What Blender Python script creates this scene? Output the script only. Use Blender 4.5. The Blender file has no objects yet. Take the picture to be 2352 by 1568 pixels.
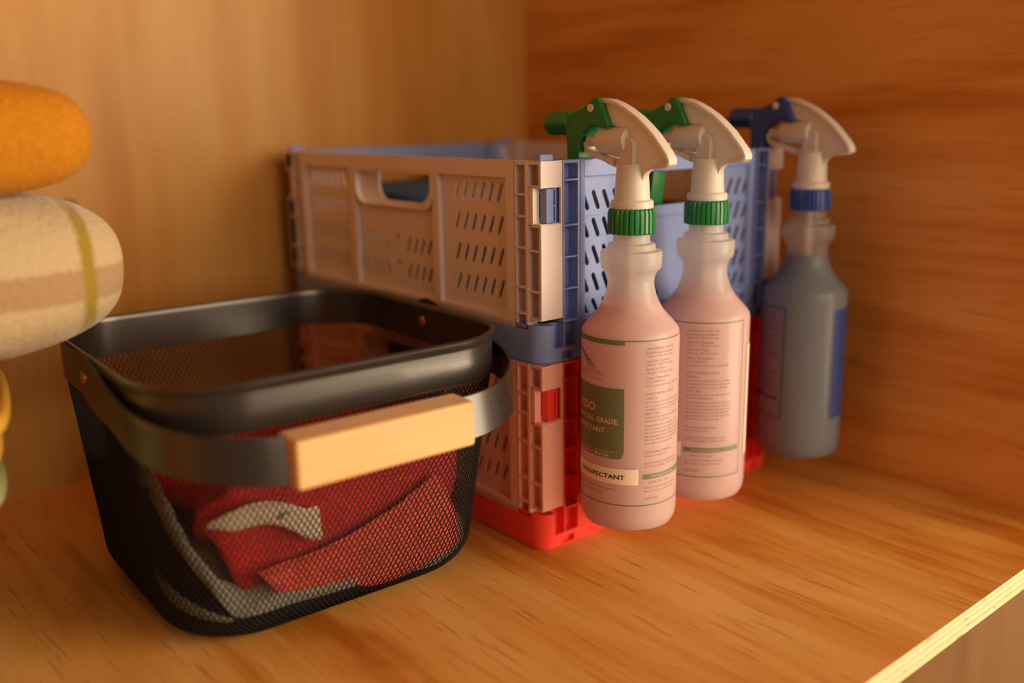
import bpy, bmesh, math, random
from mathutils import Vector, Matrix, noise

random.seed(7)
PI = math.pi
S = bpy.context.scene
COL = S.collection

# ------------------------------------------------------------------ camera
CAM = Vector((-0.4141, -0.4617, 0.3011))
YAW, PITCH, ROLL, FPX = 0.8711, 0.2342, -0.0156, 2209.16
Fw = Vector((math.cos(YAW)*math.cos(PITCH), math.sin(YAW)*math.cos(PITCH), -math.sin(PITCH)))
Rt = Vector((math.sin(YAW), -math.cos(YAW), 0))
Up = Rt.cross(Fw)
R2 = math.cos(ROLL)*Rt + math.sin(ROLL)*Up
U2 = -math.sin(ROLL)*Rt + math.cos(ROLL)*Up
cd = bpy.data.cameras.new('camera')
cam = bpy.data.objects.new('camera', cd)
COL.objects.link(cam)
M = Matrix((R2, U2, -Fw)).transposed().to_4x4()
M.translation = CAM
cam.matrix_world = M
cd.sensor_width = 36
cd.lens = 36*FPX/2352
cd.clip_start = 0.01
cd.dof.use_dof = True
cd.dof.focus_distance = (Vector((.02, -.055, .1))-CAM).dot(Fw)
cd.dof.aperture_fstop = 2.1
S.camera = cam

# ------------------------------------------------------------------ light and exposure
S.view_settings.view_transform = 'Standard'
S.view_settings.look = 'None'
S.view_settings.exposure = -0.05
S.view_settings.gamma = 1.0
S.view_settings.use_curve_mapping = False
w = bpy.data.worlds.new('room')
S.world = w
w.use_nodes = True
w.node_tree.nodes['Background'].inputs[0].default_value = (1.0, 0.43, 0.21, 1)
w.node_tree.nodes['Background'].inputs[1].default_value = 0.19
def window_light(name, az, el, dist, sx, sy, energy, col):
    ld = bpy.data.lights.new(name, 'AREA')
    ld.shape = 'RECTANGLE'
    ld.size, ld.size_y = sx, sy
    ld.energy = energy
    ld.color = col
    lo = bpy.data.objects.new(name, ld)
    COL.objects.link(lo)
    az, el = math.radians(az), math.radians(el)
    d = Vector((math.cos(az)*math.cos(el), math.sin(az)*math.cos(el), math.sin(el)))
    lo.location = Vector((0, 0, .12)) + d*dist
    lo.rotation_euler = (-d).to_track_quat('-Z', 'Y').to_euler()
window_light('window_light', 304, 6, 2.2, 1.4, 2.0, 84, (1.0, .77, .51))
window_light('room_light', 266, 17, 2.4, 1.3, 1.2, 22, (1.0, .73, .47))  # added soft fill from the front

# ------------------------------------------------------------------ materials
def new_mat(name):
    m = bpy.data.materials.new(name)
    m.use_nodes = True
    nt = m.node_tree
    return m, nt, nt.nodes['Principled BSDF']

def N(nt, typ, **kw):
    n = nt.nodes.new(typ)
    for k, v in kw.items():
        setattr(n, k, v)
    return n

def plain(name, col, rough=.45, metal=0, spec=.5, bump=0, bscale=200, sheen=0, var=0):
    m, nt, b = new_mat(name)
    b.inputs['Base Color'].default_value = (*col, 1)
    b.inputs['Roughness'].default_value = rough
    b.inputs['Metallic'].default_value = metal
    b.inputs['Specular IOR Level'].default_value = spec
    if sheen:
        b.inputs['Sheen Weight'].default_value = sheen
        b.inputs['Sheen Roughness'].default_value = .5
        b.inputs['Sheen Tint'].default_value = (*[min(1, c*1.5+.1) for c in col], 1)
    tc = N(nt, 'ShaderNodeTexCoord')
    nz = N(nt, 'ShaderNodeTexNoise')
    nz.inputs['Scale'].default_value = bscale
    nz.inputs['Detail'].default_value = 3
    nt.links.new(tc.outputs['Object'], nz.inputs['Vector'])
    if bump:
        bp = N(nt, 'ShaderNodeBump')
        bp.inputs['Strength'].default_value = bump
        bp.inputs['Distance'].default_value = .002
        nt.links.new(nz.outputs['Fac'], bp.inputs['Height'])
        nt.links.new(bp.outputs['Normal'], b.inputs['Normal'])
    if var:
        r = N(nt, 'ShaderNodeMapRange')
        r.inputs['From Min'].default_value = .3
        r.inputs['From Max'].default_value = .7
        r.inputs['To Min'].default_value = 1-var
        r.inputs['To Max'].default_value = 1+var
        nt.links.new(nz.outputs['Fac'], r.inputs['Value'])
        h = N(nt, 'ShaderNodeHueSaturation')
        h.inputs['Color'].default_value = (*col, 1)
        nt.links.new(r.outputs['Result'], h.inputs['Value'])
        nt.links.new(h.outputs['Color'], b.inputs['Base Color'])
    return m

def wood(name, along, cols, across=38, stretch=.05, fine=420, knot=None, rough=.42, seed=0, streak=.5, bandw=.30):
    """plywood face, grain running along axis 'along' (0,1,2)"""
    m, nt, b = new_mat(name)
    tc = N(nt, 'ShaderNodeTexCoord')
    sc = [1, 1, 1]
    sc[along] = stretch
    mp = N(nt, 'ShaderNodeMapping')
    mp.inputs['Scale'].default_value = sc
    mp.inputs['Location'].default_value = (seed, seed*.7, seed*.3)
    nt.links.new(tc.outputs['Object'], mp.inputs['Vector'])
    # soft broad figure
    sc2 = [1, 1, 1]
    sc2[along] = .22
    mp2 = N(nt, 'ShaderNodeMapping')
    mp2.inputs['Scale'].default_value = sc2
    mp2.inputs['Location'].default_value = (seed*2, seed, seed)
    nt.links.new(tc.outputs['Object'], mp2.inputs['Vector'])
    n1 = N(nt, 'ShaderNodeTexNoise')
    n1.inputs['Scale'].default_value = across*.30
    n1.inputs['Detail'].default_value = 3
    n1.inputs['Distortion'].default_value = .6
    nt.links.new(mp2.outputs['Vector'], n1.inputs['Vector'])
    n2 = N(nt, 'ShaderNodeTexNoise')
    n2.inputs['Scale'].default_value = across*1.7
    n2.inputs['Detail'].default_value = 4
    n2.inputs['Roughness'].default_value = .6
    nt.links.new(mp.outputs['Vector'], n2.inputs['Vector'])
    n3 = N(nt, 'ShaderNodeTexNoise')
    n3.inputs['Scale'].default_value = fine
    n3.inputs['Detail'].default_value = 2
    nt.links.new(mp.outputs['Vector'], n3.inputs['Vector'])
    ad = N(nt, 'ShaderNodeMath', operation='MULTIPLY_ADD')
    nt.links.new(n2.outputs['Fac'], ad.inputs[0])
    ad.inputs[1].default_value = bandw
    nt.links.new(n1.outputs['Fac'], ad.inputs[2])
    rp = N(nt, 'ShaderNodeValToRGB')
    e = rp.color_ramp.elements
    e[0].position = .40+bandw*.3
    e[0].color = (*cols[2], 1)
    e[1].position = .72+bandw*.3
    e[1].color = (*cols[0], 1)
    k = e.new(.54+bandw*.3)
    k.color = (*cols[1], 1)
    nt.links.new(ad.outputs[0], rp.inputs['Fac'])
    # fine dark pores
    r3 = N(nt, 'ShaderNodeMapRange')
    r3.inputs['From Min'].default_value = .60
    r3.inputs['From Max'].default_value = .72
    r3.inputs['To Max'].default_value = streak
    nt.links.new(n3.outputs['Fac'], r3.inputs['Value'])
    mx = N(nt, 'ShaderNodeMixRGB', blend_type='MIX')
    nt.links.new(r3.outputs['Result'], mx.inputs[0])
    nt.links.new(rp.outputs['Color'], mx.inputs[1])
    mx.inputs[2].default_value = (*[c*.72 for c in cols[2]], 1)
    out = mx.outputs['Color']
    if knot:
        for (kp, kr) in knot:
            vs = N(nt, 'ShaderNodeVectorMath', operation='DISTANCE')
            nt.links.new(tc.outputs['Object'], vs.inputs[0])
            vs.inputs[1].default_value = kp
            rr = N(nt, 'ShaderNodeMapRange')
            rr.inputs['From Min'].default_value = kr*.5
            rr.inputs['From Max'].default_value = kr
            rr.inputs['To Min'].default_value = .85
            rr.inputs['To Max'].default_value = 0
            nt.links.new(vs.outputs['Value'], rr.inputs['Value'])
            mk = N(nt, 'ShaderNodeMixRGB')
            nt.links.new(rr.outputs['Result'], mk.inputs[0])
            nt.links.new(out, mk.inputs[1])
            mk.inputs[2].default_value = (.06, .02, .008, 1)
            out = mk.outputs['Color']
    nt.links.new(out, b.inputs['Base Color'])
    b.inputs['Roughness'].default_value = rough
    b.inputs['Specular IOR Level'].default_value = .35
    bp = N(nt, 'ShaderNodeBump')
    bp.inputs['Strength'].default_value = .08
    bp.inputs['Distance'].default_value = .001
    nt.links.new(n3.outputs['Fac'], bp.inputs['Height'])
    nt.links.new(bp.outputs['Normal'], b.inputs['Normal'])
    return m

PLY = [(.76, .43, .130), (.66, .31, .062), (.46, .150, .016)]
M_FLOOR = wood('plywood_shelf_face', 1, PLY, seed=3.1, bandw=.45, streak=.55)
M_BACK = wood('plywood_back_face', 2, [(.58, .345, .10), (.52, .27, .055), (.45, .20, .028)], seed=6.9,
              across=30, streak=.15, knot=[((-.1815, .37, .2315), .0085)])
M_SIDE = wood('plywood_side_face', 1, [(.74, .37, .10), (.65, .275, .050), (.48, .155, .016)], seed=1.7, across=44, bandw=.5, streak=.4)
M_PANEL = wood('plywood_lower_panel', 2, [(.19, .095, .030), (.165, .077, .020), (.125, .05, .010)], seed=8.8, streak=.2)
M_GRIP = wood('pale_timber', 0, [(.74, .49, .235), (.68, .43, .185), (.56, .33, .12)], across=60, seed=2.2, rough=.38, streak=.25)

def ply_edge():
    m, nt, b = new_mat('plywood_cut_edge')
    tc = N(nt, 'ShaderNodeTexCoord')
    sp = N(nt, 'ShaderNodeSeparateXYZ')
    nt.links.new(tc.outputs['Object'], sp.inputs[0])
    rp = N(nt, 'ShaderNodeValToRGB')
    mr = N(nt, 'ShaderNodeMapRange')
    mr.inputs['From Min'].default_value = -.016
    mr.inputs['From Max'].default_value = 0
    nt.links.new(sp.outputs['Z'], mr.inputs['Value'])
    rp.color_ramp.interpolation = 'EASE'
    e = rp.color_ramp.elements
    e[0].position = 0
    e[0].color = (.82, .62, .36, 1)
    e[1].position = 1
    e[1].color = (.84, .64, .38, 1)
    for p, c in ((.22, (.80, .60, .34)), (.30, (.62, .42, .22)), (.38, (.86, .68, .44)), (.52, (.78, .58, .34)),
                 (.60, (.68, .48, .27)), (.70, (.88, .70, .45)), (.82, (.66, .46, .25)), (.86, (.85, .66, .41))):
        k = e.new(p)
        k.color = (*c, 1)
    nt.links.new(mr.outputs['Result'], rp.inputs['Fac'])
    mp = N(nt, 'ShaderNodeMapping')
    mp.inputs['Scale'].default_value = (60, 1, 420)
    nt.links.new(tc.outputs['Object'], mp.inputs['Vector'])
    nz = N(nt, 'ShaderNodeTexNoise')
    nz.inputs['Scale'].default_value = 1.0
    nz.inputs['Detail'].default_value = 2
    nt.links.new(mp.outputs['Vector'], nz.inputs['Vector'])
    r = N(nt, 'ShaderNodeMapRange')
    r.inputs['From Min'].default_value = .66
    r.inputs['From Max'].default_value = .70
    r.inputs['To Max'].default_value = .75
    nt.links.new(nz.outputs['Fac'], r.inputs['Value'])
    mx = N(nt, 'ShaderNodeMixRGB')
    nt.links.new(r.outputs['Result'], mx.inputs[0])
    nt.links.new(rp.outputs['Color'], mx.inputs[1])
    mx.inputs[2].default_value = (.20, .09, .05, 1)
    nt.links.new(mx.outputs['Color'], b.inputs['Base Color'])
    b.inputs['Roughness'].default_value = .7
    return m
M_EDGE = ply_edge()

M_BLUE = plain('periwinkle_plastic', (.21, .30, .65), .42)
M_LILAC = plain('pale_lilac_plastic', (.74, .66, .68), .42)
M_RED = plain('bright_red_plastic', (.95, .06, .045), .40)
M_SALMON = plain('salmon_plastic', (.95, .50, .41), .42)
M_BLACK = plain('black_powder_coat', (.020, .017, .015), .27, spec=1.0, bump=.02, bscale=900)
M_MESH = plain('black_expanded_metal', (.010, .009, .009), .6, spec=.25)
M_BRASS = plain('copper_rivet', (.62, .33, .13), .35, metal=.8)
M_GREEN = plain('green_plastic', (.012, .20, .055), .35)
M_NAVY = plain('blue_plastic', (.018, .055, .30), .40)
M_TUBE = plain('dip_tube_plastic', (.82, .76, .70), .4)
M_PIN = plain('white_pin_plastic', (.72, .68, .58), .45)

def milky(name, col, alpha, trans, rough=.35):
    m, nt, b = new_mat(name)
    b.inputs['Base Color'].default_value = (*col, 1)
    b.inputs['Roughness'].default_value = rough
    tr = N(nt, 'ShaderNodeBsdfTranslucent')
    tr.inputs['Color'].default_value = (*col, 1)
    tp = N(nt, 'ShaderNodeBsdfRefraction')
    tp.inputs['Roughness'].default_value = .75
    tp.inputs['IOR'].default_value = 1.25
    tp.inputs['Color'].default_value = (*[.4+.6*c for c in col], 1)
    m1 = N(nt, 'ShaderNodeMixShader')
    m1.inputs[0].default_value = trans
    nt.links.new(b.outputs[0], m1.inputs[1])
    nt.links.new(tr.outputs[0], m1.inputs[2])
    m2 = N(nt, 'ShaderNodeMixShader')
    m2.inputs[0].default_value = 1-alpha
    nt.links.new(m1.outputs[0], m2.inputs[1])
    nt.links.new(tp.outputs[0], m2.inputs[2])
    nt.links.new(m2.outputs[0], nt.nodes['Material Output'].inputs['Surface'])
    return m
M_HDPE = milky('milky_bottle_plastic', (.92, .87, .83), .56, .40, .20)
M_HEAD = milky('white_spray_head_plastic', (.82, .78, .72), .94, .22, .35)
M_PINKLIQ = milky('pink_liquid', (.90, .48, .60), 1.0, .35, .3)
M_BLUELIQ = milky('blue_liquid', (.001, .12, .27), 1.0, .3, .3)
M_HDPE_THIN = milky('clearer_milky_bottle_plastic', (.84, .80, .78), .30, .40, .22)
M_LGREEN = plain('label_green_ink', (.155, .185, .105), .5)
M_LGREY = plain('label_grey_ink', (.36, .26, .22), .5)
M_LPINK = plain('label_reversed_lettering', (.80, .45, .42), .5)
M_TAPE = plain('cream_label_tape', (.88, .78, .62), .5)
M_INK = plain('black_tape_ink', (.03, .02, .02), .5)
M_LBLUE = plain('label_blue_ink', (.02, .05, .22), .5)
M_LTEAL = plain('label_teal_ink', (.012, .10, .17), .5)

def terry(name, col, var=.35, scale=700):
    return plain(name, col, .95, spec=.1, bump=.9, bscale=scale, sheen=.3, var=var)
M_TRED = terry('red_terry', (.66, .035, .035))
M_TRED2 = terry('coral_terry', (.92, .13, .10))  # the red terry again, brightened to paint in strong light on the fold
M_TGREY = terry('grey_terry', (.40, .41, .36))
M_TBLACK = terry('charcoal_terry', (.012, .010, .010))
M_TBLUE = terry('blue_terry', (.06, .13, .26))
M_TTEAL = terry('teal_terry', (.05, .13, .10))
M_TDRED = terry('dark_red_terry', (.50, .03, .04))
M_MUST = plain('mustard_wool', (.46, .185, .012), .95, spec=.1, bump=.7, bscale=300, sheen=.25, var=.10)
M_YEL = plain('yellow_wool', (.60, .33, .05), .95, spec=.1, bump=.5, bscale=300, sheen=.2, var=.08)
M_SAGE = plain('sage_wool', (.32, .33, .15), .95, spec=.1, bump=.5, bscale=300, sheen=.2, var=.08)

# ------------------------------------------------------------------ mesh helpers
class MB:
    def __init__(self):
        self.v, self.f, self.m = [], [], []
    def add(self, vs, fs, mi=0):
        o = len(self.v)
        self.v += [tuple(p) for p in vs]
        self.f += [tuple(i+o for i in f) for f in fs]
        self.m += [mi]*len(fs)
        return self
    def box(self, x0, x1, y0, y1, z0, z1, mi=0):
        vs = [(x, y, z) for z in (z0, z1) for y in (y0, y1) for x in (x0, x1)]
        return self.add(vs, [(0, 2, 3, 1), (4, 5, 7, 6), (0, 1, 5, 4), (2, 6, 7, 3), (0, 4, 6, 2), (1, 3, 7, 5)], mi)
    def lathe(self, prof, n=64, mi=0, rfun=None, c=(0, 0, 0), axis='z'):
        vs, fs = [], []
        for (r, z) in prof:
            for i in range(n):
                a = 2*PI*i/n
                rr = r if rfun is None else rfun(r, z, a)
                p = (rr*math.cos(a), rr*math.sin(a), z)
                if axis == 'y':
                    p = (p[0], p[2], p[1])
                if axis == 'x':
                    p = (p[2], p[0], p[1])
                vs.append((p[0]+c[0], p[1]+c[1], p[2]+c[2]))
        k = len(prof)
        for j in range(k-1):
            for i in range(n):
                fs.append((j*n+i, j*n+(i+1) % n, (j+1)*n+(i+1) % n, (j+1)*n+i))
        fs.append(tuple(range(n-1, -1, -1)))
        fs.append(tuple((k-1)*n+i for i in range(n)))
        return self.add(vs, fs, mi)
    def tube(self, path, r, n=4, mi=0, closed=False, up=None):
        vs, fs = [], []
        P = [Vector(p) for p in path]
        L = len(P)
        for i, p in enumerate(P):
            t = (P[(i+1) % L]-P[i-1]) if closed else (P[min(i+1, L-1)]-P[max(i-1, 0)])
            t.normalize()
            ref = up if up else (Vector((0, 0, 1)) if abs(t.z) < .9 else Vector((1, 0, 0)))
            a = t.cross(ref).normalized()
            b = a.cross(t)
            for k in range(n):
                g = 2*PI*(k+.5)/n
                vs.append(p+a*(r*math.cos(g))+b*(r*math.sin(g)))
        for i in range(L if closed else L-1):
            for k in range(n):
                fs.append((i*n+k, i*n+(k+1) % n, ((i+1) % L)*n+(k+1) % n, ((i+1) % L)*n+k))
        if not closed:
            fs.append(tuple(range(n-1, -1, -1)))
            fs.append(tuple((L-1)*n+k for k in range(n)))
        return self.add(vs, fs, mi)
    def build(self, name, mats, parent=None, smooth=None, bevel=0, seg=2):
        me = bpy.data.meshes.new(name)
        me.from_pydata(self.v, [], self.f)
        for m in (mats if isinstance(mats, (list, tuple)) else [mats]):
            me.materials.append(m)
        me.polygons.foreach_set('material_index', self.m)
        bm = bmesh.new()
        bm.from_mesh(me)
        bmesh.ops.recalc_face_normals(bm, faces=bm.faces)
        if smooth is not None:
            for f in bm.faces:
                f.smooth = True
            for e in bm.edges:
                if len(e.link_faces) == 2 and e.calc_face_angle(0) > math.radians(smooth):
                    e.smooth = False
        bm.to_mesh(me)
        bm.free()
        o = bpy.data.objects.new(name, me)
        COL.objects.link(o)
        if parent:
            o.parent = parent
        if bevel:
            b = o.modifiers.new('bevel', 'BEVEL')
            b.width = bevel
            b.segments = seg
            b.limit_method = 'ANGLE'
            b.angle_limit = math.radians(50)
        return o

def from_eval(tmp):
    COL.objects.link(tmp)
    dg = bpy.context.evaluated_depsgraph_get()
    me = bpy.data.meshes.new_from_object(tmp.evaluated_get(dg))
    vs = [tuple(v.co) for v in me.vertices]
    fs = [tuple(p.vertices) for p in me.polygons]
    bpy.data.objects.remove(tmp)
    bpy.data.meshes.remove(me)
    return vs, fs

def plate(outer, holes, d0, d1, mp, bevel=0):
    """2-D outline with holes, extruded from depth d0 to d1; mp(a,b,d)->xyz"""
    c = bpy.data.curves.new('t', 'CURVE')
    c.dimensions = '2D'
    c.fill_mode = 'BOTH'
    c.extrude = max(abs(d1-d0)/2-bevel, 1e-6)
    if bevel:
        c.bevel_depth = bevel
        c.bevel_resolution = 2
        c.offset = -bevel
    for loop in [outer]+list(holes):
        sp = c.splines.new('POLY')
        sp.points.add(len(loop)-1)
        for q, (a, b) in zip(sp.points, loop):
            q.co = (a, b, 0, 1)
        sp.use_cyclic_u = True
    vs, fs = from_eval(bpy.data.objects.new('t', c))
    mid = (d0+d1)/2
    return [mp(a, b, mid+d) for a, b, d in vs], fs

def boolean(mb, cut):
    a = mb.build('a', [M_RED])
    b = cut.build('b', [M_RED])
    md = a.modifiers.new('x', 'BOOLEAN')
    md.object = b
    md.operation = 'DIFFERENCE'
    md.solver = 'EXACT'
    dg = bpy.context.evaluated_depsgraph_get()
    me = bpy.data.meshes.new_from_object(a.evaluated_get(dg))
    vs = [tuple(v.co) for v in me.vertices]
    fs = [tuple(p.vertices) for p in me.polygons]
    for o in (a, b):
        bpy.data.objects.remove(o)
    return MB().add(vs, fs)

def rect(a0, a1, b0, b1):
    return [(a0, b0), (a1, b0), (a1, b1), (a0, b1)]

def rrect(a0, a1, b0, b1, r, n=6, only=None):
    P = []
    for k, (ca, cb) in enumerate(((a1-r, b0+r), (a1-r, b1-r), (a0+r, b1-r), (a0+r, b0+r))):
        if only and k not in only:
            P.append(((a1, b0), (a1, b1), (a0, b1), (a0, b0))[k])
            continue
        for i in range(n+1):
            g = -PI/2+k*PI/2+PI/2*i/n
            P.append((ca+r*math.cos(g), cb+r*math.sin(g)))
    return P

def slot(a0, b0, a1, b1, w):
    d = Vector((a1-a0, b1-b0)).normalized()
    g0 = math.atan2(d.y, d.x)
    P = []
    for i in range(7):
        g = g0-PI/2+PI*i/6
        P.append((a1-d.x*w/2+w/2*math.cos(g), b1-d.y*w/2+w/2*math.sin(g)))
    for i in range(7):
        g = g0+PI/2+PI*i/6
        P.append((a0+d.x*w/2+w/2*math.cos(g), b0+d.y*w/2+w/2*math.sin(g)))
    return P

def clip(poly, lo, hi):
    """clip polygon to lo<=a<=hi"""
    for side, lim in ((1, lo), (-1, hi)):
        out = []
        for i in range(len(poly)):
            p, q = poly[i-1], poly[i]
            ip, iq = side*(p[0]-lim) >= 0, side*(q[0]-lim) >= 0
            if ip != iq:
                t = (lim-p[0])/(q[0]-p[0])
                out.append((lim, p[1]+t*(q[1]-p[1])))
            if iq:
                out.append(q)
        poly = out
    return poly

def empty(name, loc=(0, 0, 0), rz=0):
    o = bpy.data.objects.new(name, None)
    COL.objects.link(o)
    o.location = loc
    o.rotation_euler = (0, 0, rz)
    o.empty_display_size = .02
    return o

def tag(o, label, cat, group=None):
    o['label'] = label
    o['category'] = cat
    if group:
        o['group'] = group
    return o

# ------------------------------------------------------------------ the cupboard
XW, YB, YF = .313, .371, -.2309
o = MB().box(-1.15, XW, YF, YB, -.016, 0)
o.m[2] = 1
o = o.build('floor', [M_FLOOR, M_EDGE])
o['kind'] = 'structure'
o = MB().box(-1.15, XW+.016, YB, YB+.016, -.5, 1.016).build('wall_back', [M_BACK])
o['kind'] = 'structure'
mb = MB().box(XW, XW+.016, YF-.002, YB, -.5, 1.016)
mb.m[2] = 1
o = mb.build('wall_right', [M_SIDE, M_EDGE])
o['kind'] = 'structure'

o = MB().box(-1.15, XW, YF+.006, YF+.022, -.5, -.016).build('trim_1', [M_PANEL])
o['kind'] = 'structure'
o = MB().box(-1.166, -1.15, YF-.002, YB, -.5, 1.016).build('wall_left', [M_SIDE])
o['kind'] = 'structure'
o = MB().box(-1.15, XW, YF, YB, 1.0, 1.016).build('ceiling', [M_FLOOR])
o['kind'] = 'structure'

# ------------------------------------------------------------------ folding crates
CW, CD, CH = .265, .345, .1350
def crate(name, base_m, pale_m, z, label, tabs=True):
    root = empty(name, (0, 0, z))
    tag(root, label, 'crate', None)
    # ---- base tray
    tray = MB()
    vs = []
    P = rrect(0, CW, 0, CD, .012)
    n = len(P)
    Pb = rrect(.0012, CW-.0012, .0012, CD-.0012, .011)
    tray.add([(a, b, 0) for a, b in Pb]+[(a, b, .0015) for a, b in P]+[(a, b, .0268) for a, b in P],
             [tuple(range(n-1, -1, -1)), tuple(range(2*n, 3*n))] +
             [(k*n+i, k*n+(i+1) % n, (k+1)*n+(i+1) % n, (k+1)*n+i) for k in (0, 1) for i in range(n)])
    cut = MB()
    cut.box(.010, CW-.010, .010, CD-.010, .004, .05)
    for f in (0, 1):
        def bx(x0, x1, z0, z1, d=.006):
            y0, y1 = (-.01, d) if f == 0 else (CD-d, CD+.01)
            cut.box(x0, x1, y0, y1, z0, z1)
        for mir in (0, 1):
            for x0, x1, z0, z1, d in ((.0118, .0205, .0105, .03, .007), (.0216, .0336, .0105, .03, .007), (.0185, .0300, .0020, .0072, .004),
                                      (.046, .060, .0165, .0220, .003), (.047, .118, .0085, .0120, .003), (.068, .118, .0165, .0220, .003)):
                if mir:
                    x0, x1 = CW-x1, CW-x0
                bx(x0, x1, z0, z1, d)
    tray = boolean(tray, cut)
    tray.build('base_tray', [base_m], root, smooth=35)
    # ---- long side panels (pale): X = 0 and X = CW
    zc = [.0235, CH]
    def side(sgn):
        def mpx(a, b, d):          # a = Y, b = z, d = depth inwards
            return (d if sgn > 0 else CW-d, a, b)
        mb = MB()
        def pl(outer, holes, d0, d1, bev=0):
            mb.add(*plate(outer, holes, d0, d1, mpx, bev))
        mid = CD/2
        wins = [rect(.0345, .1115, .0295, .1235), rect(.1185, .2265, .0295, .1235), rect(.2335, .3105, .0295, .1235)]
        pl(rect(.0255, CD-.0255, .0235, CH), wins, 0, .004)
        U = rrect(.1190, .2255, .0955, .1232, .012, only=(0, 3))
        Hh = rrect(.1375, .2070, .0990, .1232, .013, only=(0, 3))
        slots = []
        for zr in (.1062, .0840, .0618, .0400):
            for k in range(7):
                y0 = .0968-.0097*k
                s = clip(slot(y0, zr, y0-.0055, zr+.0132, .0032), .0352, .1108)
                if len(s) > 3:
                    slots.append(s)
                    slots.append([(2*mid-a, b) for a, b in s][::-1])
        for zr in (.0605, .0400):
            for k in range(5):
                y0 = mid-.0125-.0092*k
                s = slot(y0, zr, y0-.0052, zr+.0125, .0030)
                slots.append(s)
                slots.append([(2*mid-a, b) for a, b in s][::-1])
            slots.append(slot(mid, zr+.0085, mid, zr+.0145, .0040))
        pl(rect(.0255, CD-.0255, .0240, CH-.001), slots+[U], .0042, .0062)
        # handle scoop: sloped wall from the outer outline to the hand hole
        rings = [([(a, b) for a, b in U], .0002), (U, .0030), (Hh, .0110)]
        vs, fs = [], []
        k = len(U)
        inner = [(a+(.0012 if a < mid else -.0012), b-.0012 if b > .11 else b+.0012) for a, b in U]
        seq = [(inner, -.0003), (U, -.0003), (U, .0062), (Hh, .0125), (Hh, .0110), (inner, .0040)]
        for ring, d in seq:
            vs += [mpx(a, b, d) for a, b in ring]
        for j in range(len(seq)):
            j2 = (j+1) % len(seq)
            for i in range(k):
                fs.append((j*k+i, j*k+(i+1) % k, j2*k+(i+1) % k, j2*k+i))
        mb.add(vs, fs)
        for f in (0, 1):
            def Y(a):
                return a if f == 0 else CD-a
            def mpf(a, b, d):
                return mpx(Y(a), b, d)
            # outer column of cells
            hs = [rect(.0150, .0246, a, b) for a, b in ((.0245, .0333), (.0347, .0512), (.0526, .0776), (.0790, .0984), (.0998, .1126), (.1140, .1325))]
            mb.add(*plate(rect(.0129, .0260, .0235, CH), hs, 0, .0075, mpf))
            mb.add(*plate(rect(.0129, .0260, .0235, CH), [], .0075, .0085, mpf))
            # corner column of cells, open where the latch pocket cuts through
            hs = [rect(.0018, .0120, a, b) for a, b in ((.0320, .0493), (.0507, .0763), (.0777, .0926))]
            mb.add(*plate(rect(.0004, .0129, .0308, .0940), hs, .0004, .0075, mpf))
            mb.add(*plate(rect(.0004, .0129, .1184, CH), [rect(.0018, .0120, .1196, .1328)], .0004, .0075, mpf))
            mb.add(*plate(rect(.0004, .0129, .0308, .0940), [], .0075, .0085, mpf))
            mb.add(*plate(rect(.0004, .0129, .1184, CH), [], .0075, .0085, mpf))
            # smooth corner post face towards the short side
            C = [(.0006, .0310), (.0194, .0310), (.0194, CH), (.0006, CH), (.0006, .1180), (.0180, .1180), (.0180, .0942), (.0006, .0942)]
            def mpp(a, b, d):
                return (a if sgn > 0 else CW-a, Y(d), b)
            mb.add(*plate(C, [], 0, .0018, mpp))
            # pocket back wall and floor
            def bx(x0, x1, y0, y1, z0, z1):
                X = sorted((x0, x1) if sgn > 0 else (CW-x0, CW-x1))
                YY = sorted((Y(y0), Y(y1)))
                mb.box(*X, *YY, z0, z1)
            bx(.0004, .0060, .0078, .0129, .0935, .1187)
            bx(.0060, .0112, .0088, .0129, .0935, .1187)
            bx(.0112, .0194, .0124, .0134, .0935, .1187)
            bx(.0060, .0118, .0080, .0129, .0935, .0985)
            bx(.0060, .0118, .0080, .0129, .1137, .1187)
            bx(.0008, .0188, .0016, .0126, .0922, .0947)
            bx(.0008, .0188, .0016, .0126, .1176, .1193)
        return mb.build('side_panel', [pale_m], root, bevel=.0004, seg=1)
    side(1)
    side(-1)
    # ---- short end panels (saturated): Y = 0 and Y = CD
    def end(f):
        def mpy(a, b, d):
            return (a, d if f == 0 else CD-d, b)
        mb = MB()
        def pl(outer, holes, d0, d1, bev=0):
            mb.add(*plate(outer, holes, d0, d1, mpy, bev))
        zcells = ((.0288, .0495), (.0506, .0709), (.0720, .0920), (.0931, .1216), (.1227, .1330))
        for mir in (0, 1):
            X = (lambda a: a) if not mir else (lambda a: CW-a)
            hs = [rect(*sorted((X(.0214), X(.0335))), a, b) for a, b in zcells]
            pl(rect(*sorted((X(.0199), X(.0350))), .0275, CH), hs, 0, .009)
            pl(rect(*sorted((X(.0199), X(.0350))), .0275, CH), [], .009, .010)
            # rounded vertical rib
            cx = X(.0388)
            vs, fs = [], []
            for zz in (.0268, CH):
                for i in range(9):
                    g = PI*i/8
                    vs.append(mpy(cx-.0046*math.cos(g), zz, .0055-.0052*math.sin(g)))
            for i in range(8):
                fs.append((i, i+1, 9+i+1, 9+i))
            fs += [tuple(range(9)), tuple(range(9, 18)), (0, 9, 17, 8)]
            mb.add(vs, fs)
        cutout = rrect(.0965, .1685, .0985, .1232, .008, only=(0, 3))
        slots = []
        for zr in (.1005, .0818, .0630, .0440, .0260):
            for k in range(5):
                x0 = .0472+.0101*k
                top = zr+.0132
                s = clip(slot(x0, zr, x0-.0058, top, .0036), .0432, .095)
                if zr < .028:
                    s = [(a, max(b, .0295)) for a, b in s]
                slots.append(s)
                slots.append([(CW-a, b) for a, b in s][::-1])
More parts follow.
